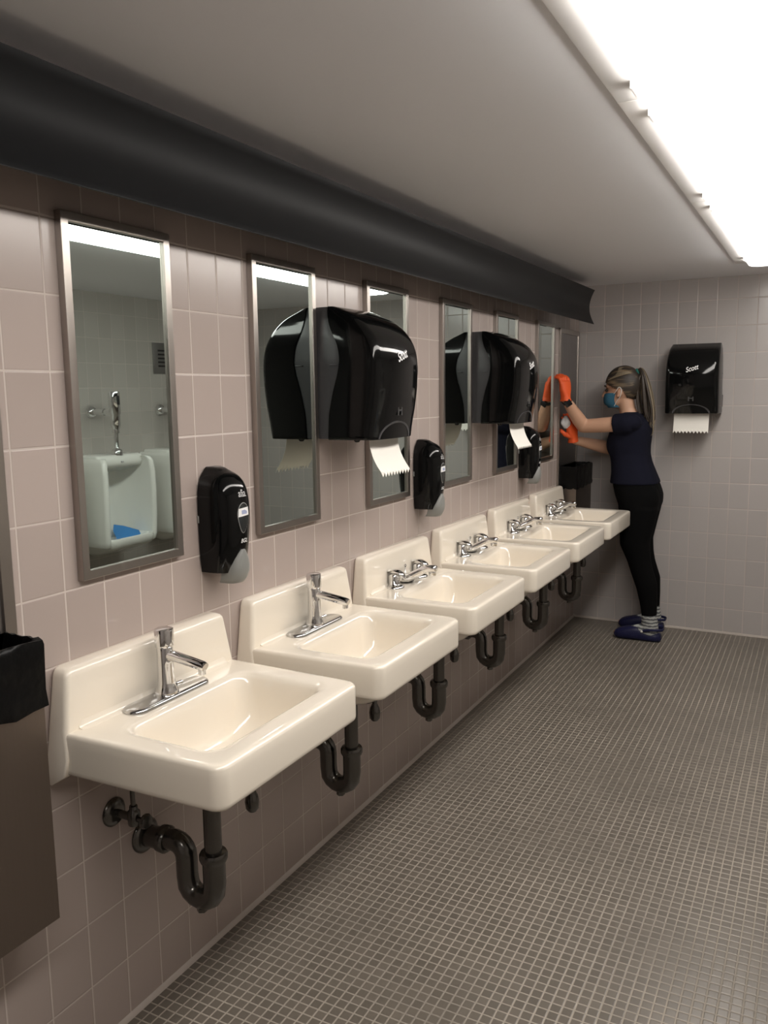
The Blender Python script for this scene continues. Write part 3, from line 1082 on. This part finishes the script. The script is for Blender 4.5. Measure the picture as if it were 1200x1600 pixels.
# ---------------------------------------------------------------- opposite wall: urinals (seen in the mirrors)
def urinal(label):
    e = empty('urinal', (XR, 0, 0), label, 'urinal', 'white urinals on the opposite wall')
    # local: x negative = out of the wall
    bm = bmesh.new()
    rg = []
    for z, hw, dep, bk in ((0.575, 0.205, 0.285, 0.10), (0.585, 0.212, 0.298, 0.08), (0.62, 0.217, 0.305, 0.065), (0.75, 0.220, 0.312, 0.058), (0.90, 0.220, 0.316, 0.055), (1.02, 0.218, 0.314, 0.055),
                           (1.085, 0.214, 0.306, 0.06), (1.105, 0.208, 0.295, 0.07), (1.115, 0.198, 0.28, 0.09)):
        t = 0.042
        r = [(-0.001, -hw, z), (-dep * 0.5, -hw, z)]
        for i in range(9):
            a = PI * i / 8
            r.append((-(dep - t / 2) - t / 2 * math.sin(a), -hw + t / 2 - t / 2 * math.cos(a), z))
        ih = hw - t
        for i in range(1, 16):
            a = PI * i / 16
            r.append((-(bk + (dep - t / 2 - bk) * (1 - math.sin(a) ** 0.55)), -ih * math.copysign(abs(math.cos(a)) ** 0.6, math.cos(a)), z))
        for i in range(9):
            a = PI * (8 - i) / 8
            r.append((-(dep - t / 2) - t / 2 * math.sin(a), hw - t / 2 + t / 2 * math.cos(a), z))
        r += [(-dep * 0.5, hw, z), (-0.001, hw, z)]
        rg.append(r)
    loft(bm, rg)
    # top hood
    rg = []
    for z, d, w in ((1.02, 0.10, 0.17), (1.05, 0.19, 0.178), (1.06, 0.235, 0.180), (1.085, 0.245, 0.182), (1.122, 0.236, 0.186), (1.131, 0.222, 0.176)):
        rg.append([(p[0] - d / 2, p[1], p[2]) for p in rrect(0, 0, d / 2 - 0.0005, w, 0.025, z)])
    loft(bm, rg)
    # trough and front lip
    rg = []
    for z, d, w in ((0.500, 0.10, 0.10), (0.530, 0.20, 0.15), (0.560, 0.285, 0.176), (0.572, 0.312, 0.186), (0.615, 0.324, 0.190), (0.628, 0.320, 0.186), (0.630, 0.308, 0.172), (0.612, 0.296, 0.160), (0.600, 0.20, 0.12)):
        rg.append([(p[0] - d / 2, p[1], p[2]) for p in rrect(0, 0, d / 2 - 0.0005, w, 0.06, z)])
    loft(bm, rg)
    b = finish('bowl', bm, M['urinal'], e, angle=60)
    # flush valve
    bm = bmesh.new()
    vx = -0.205
    lathe(bm, [(0.018, 1.262), (0.021, 1.275), (0.021, 1.285), (0.028, 1.30), (0.030, 1.32), (0.030, 1.375), (0.034, 1.380), (0.034, 1.505), (0.031, 1.515), (0.0, 1.517)], (vx, 0, 0), seg=24)
    v = finish('flush_valve', bm, M['chrome'], e, angle=50)
    bm = bmesh.new()
    lathe(bm, [(0.040, 0.001), (0.040, 0.006), (0.032, 0.022), (0.024, 0.032), (0.018, 0.034), (0.018, 0.09), (0.021, 0.092), (0.021, 0.12), (0.017, 0.122), (0.017, 0.19)], (0, 0, 1.391), (-1, 0, 0), 24)
    finish('supply_pipe', bm, M['chrome'], v, angle=50)
    bm = bmesh.new()
    lathe(bm, [(0.034, 1.128), (0.034, 1.150), (0.028, 1.162), (0.016, 1.168), (0.0135, 1.175), (0.0135, 1.262), (0.022, 1.262), (0.022, 1.285)], (vx, 0, 0), seg=20)
    finish('flush_tube', bm, M['chrome'], v, angle=50)
    bm = bmesh.new()
    box(bm, vx - 0.036, vx - 0.030, -0.010, 0.010, 1.435, 1.49, 0.002)
    finish('sensor_eye', bm, M['slot'], v)
    bm = bmesh.new()
    box(bm, -0.2475, -0.243, -0.011, 0.011, 1.083, 1.093, 0.001)
    finish('maker_mark', bm, M['grey_print'], b)
    return e
u0 = urinal('')
for k, (y, lb) in enumerate(((1.955, 'white urinal on the opposite wall, only its rim in the nearest mirror'),
                             (2.565, 'white urinal with a blue screen, reflected whole in the nearest mirror'),
                             (3.175, 'white urinal reflected at the left side of the second mirror'))):
    o = u0 if k == 0 else copy_tree(u0)
    o.location = (XR, y, 0)
    o['label'] = lb
bm = bmesh.new()
ol = [(-0.11, 0.0), (0.125, 0.0), (0.110, 0.026), (0.03, 0.062), (-0.025, 0.076), (-0.075, 0.045)]
rg = [[(-0.215 + 0.10 * z / 0.07 + d, y, 0.606 + z) for y, z in ol] for d in (0.0, 0.006)]
loft(bm, rg)
o = finish('urinal_screen', bm, M['blue'], None, angle=30)
o.location = (XR, 2.565 + 0.062, 0)
tag(o, 'blue plastic screen lying in the urinal reflected in the nearest mirror', 'urinal screen')

e = empty('wall_grille', (XR, 3.235, 1.635), 'dark metal wall plate with a row of slots, right edge of the nearest mirror', 'vent plate')
bm = bmesh.new()
box(bm, -0.008, -0.0005, -0.10, 0.10, 0.0, 0.208, 0.002)
pl = finish('plate', bm, M['dark_steel'], e)
for k in range(5):
    bm = bmesh.new()
    box(bm, -0.0095, -0.007, -0.055, 0.055, 0.046 + k * 0.026, 0.058 + k * 0.026)
    finish('slot', bm, M['slot'], pl, smooth=False)

# ---------------------------------------------------------------- the woman cleaning at the far end
WY = 3.885                                # body midline
p = empty('person', (0.46, WY, 0.0), 'woman in navy t-shirt and black leggings wiping the far corner, orange gloves', 'person')
P0 = Vector(p.location)


def put(o):
    """meshes are modelled in world space; hang them on the person"""
    o.parent = p
    o.matrix_parent_inverse = Matrix.Translation(-P0)
    return o


def torso_rings(bm, secs, seg=28, n=2.4):
    rg = []
    for z, xf, xb, hw, yc in secs:
        r = []
        for i in range(seg):
            a = 2 * PI * i / seg
            c, s = math.cos(a), math.sin(a)
            r.append(((xf + xb) / 2 + (xb - xf) / 2 * math.copysign(abs(c) ** (2 / n), c), yc + hw * math.copysign(abs(s) ** (2 / n), s), z))
        rg.append(r)
    loft(bm, rg)


# joints
SHN, ELN, WRN = (0.392, WY - 0.160, 1.292), (0.138, WY - 0.140, 1.275), (0.064, 3.615, 1.437)
SHF, ELF, WRF = (0.368, WY + 0.150, 1.290), (0.258, 3.985, 1.128), (0.076, 3.790, 1.188)
NLEG = [(0.80, 0.462, WY - 0.085, 0.112, 0.090), (0.70, 0.456, WY - 0.087, 0.098, 0.084), (0.58, 0.450, WY - 0.090, 0.084, 0.074), (0.49, 0.476, WY - 0.094, 0.066, 0.058),
        (0.43, 0.492, WY - 0.096, 0.062, 0.054), (0.33, 0.527, WY - 0.098, 0.060, 0.052), (0.24, 0.540, WY - 0.100, 0.050, 0.044), (0.15, 0.548, WY - 0.102, 0.042, 0.038)]
FLEG = [(z, x - 0.012 - (0.8 - z) * 0.02, 2 * WY - y + (0.8 - z) * 0.06, a, b) for z, x, y, a, b in NLEG]

# body: one continuous skin surface
bm = bmesh.new()
torso_rings(bm, [(0.80, 0.35, 0.565, 0.155, WY), (0.88, 0.325, 0.570, 0.160, WY), (0.96, 0.305, 0.545, 0.150, WY), (1.06, 0.298, 0.505, 0.130, WY), (1.16, 0.275, 0.488, 0.140, WY),
                 (1.25, 0.290, 0.490, 0.150, WY), (1.30, 0.315, 0.475, 0.130, WY), (1.335, 0.335, 0.44, 0.07, WY)])
for L in (NLEG, FLEG):
    tube(bm, [(x, y, z) for z, x, y, a, b in L] + [(L[-1][1] + 0.005, L[-1][2], 0.06)], [(b * 0.93, a * 0.93) for z, x, y, a, b in L] + [(0.034, 0.036)], 20)
    fx_ = L[-1][1]
    tube(bm, [(fx_ + 0.02, L[-1][2], 0.050), (fx_ - 0.10, L[-1][2], 0.042), (fx_ - 0.175, L[-1][2], 0.032)], [(0.034, 0.034), (0.026, 0.040), (0.018, 0.034)], 16, round_end=True)
tube(bm, [(0.388, WY, 1.30), (0.365, WY, 1.37), (0.350, WY, 1.43)], [(0.060, 0.062), (0.050, 0.048), (0.052, 0.050)], 20)
for S_, E_, W_ in ((SHN, ELN, WRN), (SHF, ELF, WRF)):
    S, E2, W = Vector(S_), Vector(E_), Vector(W_)
    tube(bm, [S, S.lerp(E2, 0.35), S.lerp(E2, 0.8), E2], [0.048, 0.045, 0.042, 0.040], 18, round_end=True)
    tube(bm, [E2, E2.lerp(W, 0.25), E2.lerp(W, 0.6), W, W + (W - E2).normalized() * 0.004], [0.039, 0.041, 0.034, 0.025, 0.020], 18, round_end=True)
# head, facing -x and a little down
HC = Vector((0.337, WY, 1.510))
ellipsoid(bm, HC, (0.096, 0.073, 0.104))
ellipsoid(bm, (0.300, WY, 1.452), (0.064, 0.057, 0.078))
ellipsoid(bm, (0.278, WY, 1.408), (0.038, 0.036, 0.030))
tube(bm, [(0.244, WY, 1.492), (0.232, WY, 1.470), (0.222, WY, 1.452)], [(0.008, 0.010), (0.011, 0.012), (0.012, 0.014)], 12, round_end=True)
ellipsoid(bm, (0.255, WY, 1.507), (0.022, 0.048, 0.014))
for s in (-1, 1):
    ellipsoid(bm, (0.330, WY + s * 0.070, 1.472), (0.016, 0.010, 0.030), 16, 12)
    ellipsoid(bm, (0.323, WY + s * 0.073, 1.450), (0.009, 0.008, 0.010), 12, 8)
put(remeshed('body', bm, M['skin'], 0.0055, 3))
for s in (-1, 1):
    bm = bmesh.new()
    ellipsoid(bm, (0.2475, WY + s * 0.033, 1.484), (0.010, 0.013, 0.0075), 14, 10)
    put(finish('eye', bm, M['eye']))
    bm = bmesh.new()
    tube(bm, smooth_path([(0.2335, WY + s * 0.016, 1.507), (0.234, WY + s * 0.032, 1.512), (0.250, WY + s * 0.050, 1.506)], 4), 0.0032, 8)
    put(finish('eyebrow', bm, M['hair_dark']))

# t-shirt
bm = bmesh.new()
torso_rings(bm, [(0.935, 0.280, 0.566, 0.176, WY), (0.95, 0.283, 0.562, 0.175, WY), (1.00, 0.287, 0.540, 0.163, WY), (1.06, 0.283, 0.515, 0.150, WY), (1.11, 0.273, 0.503, 0.148, WY),
                 (1.16, 0.260, 0.503, 0.155, WY), (1.21, 0.262, 0.508, 0.162, WY), (1.26, 0.278, 0.508, 0.170, WY), (1.30, 0.300, 0.495, 0.160, WY), (1.335, 0.330, 0.465, 0.110, WY), (1.355, 0.345, 0.440, 0.068, WY)])
for S_, E_, k in ((SHN, ELN, 0.27), (SHF, ELF, 0.5)):
    S, E2 = Vector(S_), Vector(E_)
    tube(bm, [S + (S - E2).normalized() * 0.03, S, S.lerp(E2, k)], [0.056, 0.064, 0.060], 20, round_end=False)
ellipsoid(bm, (0.405, WY - 0.145, 1.298), (0.072, 0.07, 0.056))
ellipsoid(bm, (0.390, WY + 0.140, 1.300), (0.068, 0.06, 0.052))
for s in (-1, 1):
    ellipsoid(bm, (0.322, WY + s * 0.055, 1.165), (0.062, 0.075, 0.085))
put(remeshed('t_shirt', bm, M['shirt'], 0.0065, 8))

# leggings
bm = bmesh.new()
torso_rings(bm, [(0.955, 0.297, 0.552, 0.165, WY), (0.92, 0.300, 0.568, 0.170, WY), (0.87, 0.312, 0.584, 0.176, WY), (0.82, 0.330, 0.582, 0.176, WY), (0.765, 0.352, 0.562, 0.170, WY)])
for L in (NLEG, FLEG):
    tube(bm, [(x, y, z) for z, x, y, a, b in L], [(b * 1.04, a * 1.04) for z, x, y, a, b in L], 24)
ellipsoid(bm, (0.490, WY - 0.08, 0.845), (0.090, 0.085, 0.115))
ellipsoid(bm, (0.486, WY + 0.08, 0.845), (0.090, 0.085, 0.115))
put(remeshed('leggings', bm, M['legging'], 0.0065, 10))

# socks and clogs
for L in (NLEG, FLEG):
    fx_, fy = L[-1][1], L[-1][2]
    bm = bmesh.new()
    tube(bm, [(fx_ - 0.001, fy, 0.158), (fx_ + 0.001, fy, 0.13), (fx_ + 0.004, fy, 0.10), (fx_ + 0.002, fy, 0.075), (fx_ - 0.010, fy, 0.045)],
         [(0.040, 0.044), (0.041, 0.046), (0.042, 0.049), (0.043, 0.056), (0.043, 0.062)], 24)
    tube(bm, [(fx_ - 0.01, fy, 0.072), (fx_ - 0.09, fy, 0.055)], [(0.038, 0.040), (0.028, 0.038)], 18, round_end=True)
    put(remeshed('sock', bm, M['sock'], 0.004, 2))
    bm = bmesh.new()
    rg = []
    xh = fx_ + 0.072
    for d, zt, zb, hw in ((0.0, 0.034, 0.012, 0.022), (0.006, 0.050, 0.003, 0.032), (0.03, 0.053, 0.001, 0.040), (0.07, 0.055, 0.001, 0.041), (0.105, 0.068, 0.001, 0.042), (0.130, 0.086, 0.001, 0.044),
                          (0.160, 0.083, 0.001, 0.047), (0.200, 0.073, 0.001, 0.050), (0.235, 0.064, 0.002, 0.048), (0.258, 0.054, 0.006, 0.040), (0.270, 0.042, 0.012, 0.028), (0.275, 0.032, 0.018, 0.014)):
        r = []
        for i in range(20):
            a = 2 * PI * i / 20
            c, s = math.cos(a), math.sin(a)
            r.append((xh - d, fy + hw * math.copysign(abs(c) ** 0.6, c), (zt + zb) / 2 + (zt - zb) / 2 * math.copysign(abs(s) ** 0.7, s)))
        rg.append(r)
    loft(bm, rg)
    c = put(finish('clog', bm, M['clog'], angle=60))
    bm = bmesh.new()
    pth = [(xh - 0.105, fy - 0.045, 0.066), (xh - 0.05, fy - 0.050, 0.078), (xh + 0.004, fy - 0.030, 0.078), (xh + 0.010, fy, 0.078), (xh + 0.004, fy + 0.030, 0.078), (xh - 0.05, fy + 0.050, 0.078), (xh - 0.105, fy + 0.045, 0.066)]
    tube(bm, smooth_path(pth, 5), [(0.008, 0.003)] * 31, 10)
    s = finish('heel_strap', bm, M['clog'], angle=60)
    s.parent = c
    for q in (-1, 1):
        bm = bmesh.new()
        lathe(bm, [(0.007, -0.003), (0.007, 0.004), (0.004, 0.006)], (xh - 0.105, fy + q * 0.046, 0.064), (0, q, 0), 12)
        s = finish('strap_rivet', bm, M['white_loop'])
        s.parent = c

# gloves (hands inside): palm plus five bent fingers
def glove(W, palm_dir, back, side, thumb_side, curl, cuff_dir, scale=1.0):
    """palm_dir: wrist to knuckles, back: out of the back of the hand, side: across the knuckles"""
    W, d, n, s = Vector(W), Vector(palm_dir).normalized(), Vector(back).normalized(), Vector(side).normalized()
    c = Vector(cuff_dir).normalized()
    bm = bmesh.new()
    k = scale
    # palm as stacked super-ellipses
    rg = []
    for t, hw, hn in ((-0.022, 0.033, 0.032), (-0.018, 0.032, 0.031), (0.0, 0.028, 0.027), (0.018, 0.033, 0.025), (0.045, 0.043, 0.023), (0.075, 0.045, 0.020), (0.092, 0.043, 0.016), (0.098, 0.036, 0.010)):
        ctr = W + d * t * k
        rg.append([ctr + s * hw * k * math.copysign(abs(math.cos(a)) ** 0.8, math.cos(a)) + n * hn * k * math.copysign(abs(math.sin(a)) ** 0.8, math.sin(a))
                   for a in [2 * PI * i / 20 for i in range(20)]])
    loft(bm, rg)
    for i, (off, L) in enumerate(((-0.036, 0.068), (-0.012, 0.080), (0.012, 0.076), (0.036, 0.060))):
        if thumb_side > 0:
            off = -off
        base = W + d * 0.082 * k + s * off * k
        a = 0.0
        q = base.copy()
        pts = [q.copy()]
        for seg_l, bend in ((0.45, curl * 0.45), (0.30, curl), (0.25, curl * 0.7)):
            a += bend
            q = q + (d * math.cos(a) - n * math.sin(a)) * L * seg_l * k + s * off * 0.02
            pts.append(q.copy())
        tube(bm, pts, [0.0118 * k, 0.0112 * k, 0.0104 * k, 0.0092 * k], 12, round_end=True)
    tb = W + d * 0.022 * k + s * thumb_side * 0.026 * k - n * 0.006
    tp = [tb, tb + (d * 0.55 + s * thumb_side * 0.75 - n * 0.35).normalized() * 0.036 * k]
    tp.append(tp[-1] + (d * 0.85 + s * thumb_side * 0.25 - n * 0.55).normalized() * 0.030 * k)
    tube(bm, tp, [0.0165 * k, 0.0135 * k, 0.0105 * k], 12, round_end=True)
    return bm
gw = Vector((0.066, 3.612, 1.446))
put(remeshed('glove', glove(gw, (-0.06, 0.03, 1.0), (0.92, -0.38, 0.06), (0.38, 0.92, 0.0), 1, 0.62, Vector(WRN) - Vector(ELN), 0.98), M['glove'], 0.0026, 1))
gf = Vector((0.070, 3.778, 1.200))
put(remeshed('glove', glove(gf, (-0.05, -0.30, 1.0), (0.93, -0.36, 0.0), (0.36, 0.93, 0.25), -1, 0.42, Vector(WRF) - Vector(ELF), 1.0), M['glove'], 0.0026, 1))

# cleaning cloth held against the panel
bm = bmesh.new()
rg = []
for i in range(10):
    t = i / 9
    r = []
    for j in range(18):
        a = 2 * PI * j / 18
        rr = 0.043 * math.sin(PI * (0.12 + 0.80 * t)) * (1 + 0.16 * math.sin(3 * a + 5 * t) + 0.10 * math.sin(5 * a))
        r.append((0.042 + 0.6 * rr * math.cos(a), 3.712 + 0.8 * rr * math.sin(a), 1.262 + 0.075 * t))
    rg.append(r)
loft(bm, rg)
o = finish('cleaning_cloth', bm, M['cloth'], None, angle=80)
tag(o, "crumpled white cloth under the woman's lower orange glove in the far corner", 'cloth')

# watch on the raised wrist
ax = (Vector(WRN) - Vector(ELN)).normalized()
wc = Vector(WRN) - ax * 0.016
bm = bmesh.new()
vw = Vector((0.27, -0.96, 0.0))
vn = (vw - ax * vw.dot(ax)).normalized()
vs = ax.cross(vn)
rg = []
for h in (-0.010, 0.010):
    rg.append([wc + ax * h + vn * 0.0285 * math.cos(2 * PI * i / 24) + vs * 0.0285 * math.sin(2 * PI * i / 24) for i in range(24)])
    if h < 0:
        pass
loft(bm, rg)
w = put(finish('watch', bm, M['watch'], angle=50))
bm = bmesh.new()
mt = Matrix.Translation(wc + vn * 0.031)
rot = Matrix((vs, ax, vn)).transposed().to_4x4()
r = bmesh.ops.create_cube(bm, size=1.0, matrix=mt @ rot @ Matrix.Diagonal((0.040, 0.040, 0.014, 1)))
bmesh.ops.bevel(bm, geom=bm.edges[:], offset=0.004, segments=2, profile=0.5, affect='EDGES')
o = finish('watch_case', bm, M['watch'], angle=50)
o.parent = w

# face mask with ear loops
bm = bmesh.new()
rg = []
for i in range(11):
    t = i / 10
    z = 1.468 - 0.085 * t
    xf = 0.2235 + 0.010 * (2 * t - 0.9) ** 2 + (0.018 * max(0, t - 0.72) / 0.28) + (0.010 if i == 0 else 0)
    hw = 0.058 - 0.008 * t
    r = []
    for j in range(13):
        a = -1 + 2 * j / 12
        r.append((xf + 0.075 * abs(a) ** 2.0, WY + hw * math.sin(a * PI / 2) * 1.06, z - 0.004 * (1 - abs(a)) * (1 if i == 10 else 0) + 0.0018 * math.sin(i * 2.2)))
    rg.append(r)
loft(bm, rg, False, False, closed=False)
bmesh.ops.recalc_face_normals(bm, faces=bm.faces)
bmesh.ops.solidify(bm, geom=bm.faces[:], thickness=0.0025)
mk = put(finish('face_mask', bm, M['mask'], angle=60))
for s in (-1, 1):
    bm = bmesh.new()
    y1, y2 = WY + s * 0.060, WY + s * 0.080
    tube(bm, smooth_path([(0.296, y1, 1.463), (0.312, WY + s * 0.073, 1.480), (0.330, WY + s * 0.083, 1.502), (0.344, WY + s * 0.082, 1.485), (0.336, WY + s * 0.080, 1.445), (0.318, WY + s * 0.068, 1.425), (0.300, WY + s * 0.056, 1.392)], 5), 0.0021, 8)
    o = finish('ear_loop', bm, M['white_loop'])
    o.parent = mk

# hair: swept-back cap, tie and ponytail
bm = bmesh.new()
ellipsoid(bm, (0.340, WY, 1.516), (0.108, 0.083, 0.113), 96, 64)
kill = []
for v in bm.verts:
    x, y, z = v.co
    line = interp([(0.22, 1.525), (0.245, 1.522), (0.285, 1.500), (0.305, 1.490), (0.335, 1.498), (0.352, 1.478), (0.37, 1.440), (0.46, 1.412)], x)
    if z < line:
        kill.append(v)
bmesh.ops.delete(bm, geom=kill, context='VERTS')
bmesh.ops.solidify(bm, geom=bm.faces[:], thickness=0.010)
hr = put(finish('hair', bm, M['hair'], angle=70))
bm = bmesh.new()
tie = Vector((0.418, WY, 1.588))
lathe(bm, [(0.016, -0.010), (0.021, -0.008), (0.022, 0.0), (0.021, 0.008), (0.016, 0.010)], tie, (0.80, 0, 0.45), 18)
o = finish('hair_tie', bm, M['teal'])
o.parent = hr
random.seed(11)
strands = {'hair_dark': bmesh.new(), 'hair_light': bmesh.new()}
for k in range(34):
    dy, dx = random.uniform(-0.034, 0.034), random.uniform(-0.034, 0.034)
    ln = random.uniform(0.75, 1.12)
    endz = 1.575 - 0.325 * ln
    pts = [tie + Vector((-0.004, dy * 0.2, dx * 0.2)), tie + Vector((0.022, dy * 0.45, 0.004 + dx * 0.4)), Vector((0.452 + dx * 0.6, WY + dy, 1.545)),
           Vector((0.462 + dx * 1.15, WY + dy * 1.25, 1.45)), Vector((0.476 + dx * 1.1 + random.uniform(-.006, .006), WY + dy * 1.3, 1.36)),
           Vector((0.490 + dx * 0.7 + random.uniform(-.010, .012), WY + dy * 1.1, min(1.31, endz + 0.03))), Vector((0.494 + dx * 0.35 + random.uniform(-.008, .008), WY + dy * 0.8, endz))]
    q = smooth_path(pts, 4)
    n = len(q)
    r = [0.0085 * min(1, 0.55 + i / 8) * max(0.12, 1 - (i / (n - 1)) ** 3) for i in range(n)]
    light = random.random() < 0.36
    tube(strands['hair_light' if light else 'hair_dark'], q, r, 8)
for k_, nm in (('hair_dark', 'ponytail'), ('hair_light', 'blond_streaks')):
    o = finish(nm, strands[k_], M[k_], angle=80)
    o.parent = hr
bm = bmesh.new()
for k in range(7):
    a = -1.2 + 0.42 * k
    zz = 1.565 + 0.035 * math.cos(a * 1.1)
    pts = [(0.262 + 0.01 * k, WY - 0.060 + 0.004 * k, 1.545 + 0.007 * k), (0.320, WY - 0.078 + 0.006 * k, 1.565 + 0.008 * k), (0.375, WY - 0.068 + 0.007 * k, 1.580 + 0.005 * k), (0.412, WY - 0.016 + 0.002 * k, 1.588)]
    tube(bm, smooth_path(pts, 4), 0.0034, 6)
o = finish('blond_streaks', bm, M['hair_light'], angle=80)
o.parent = hr
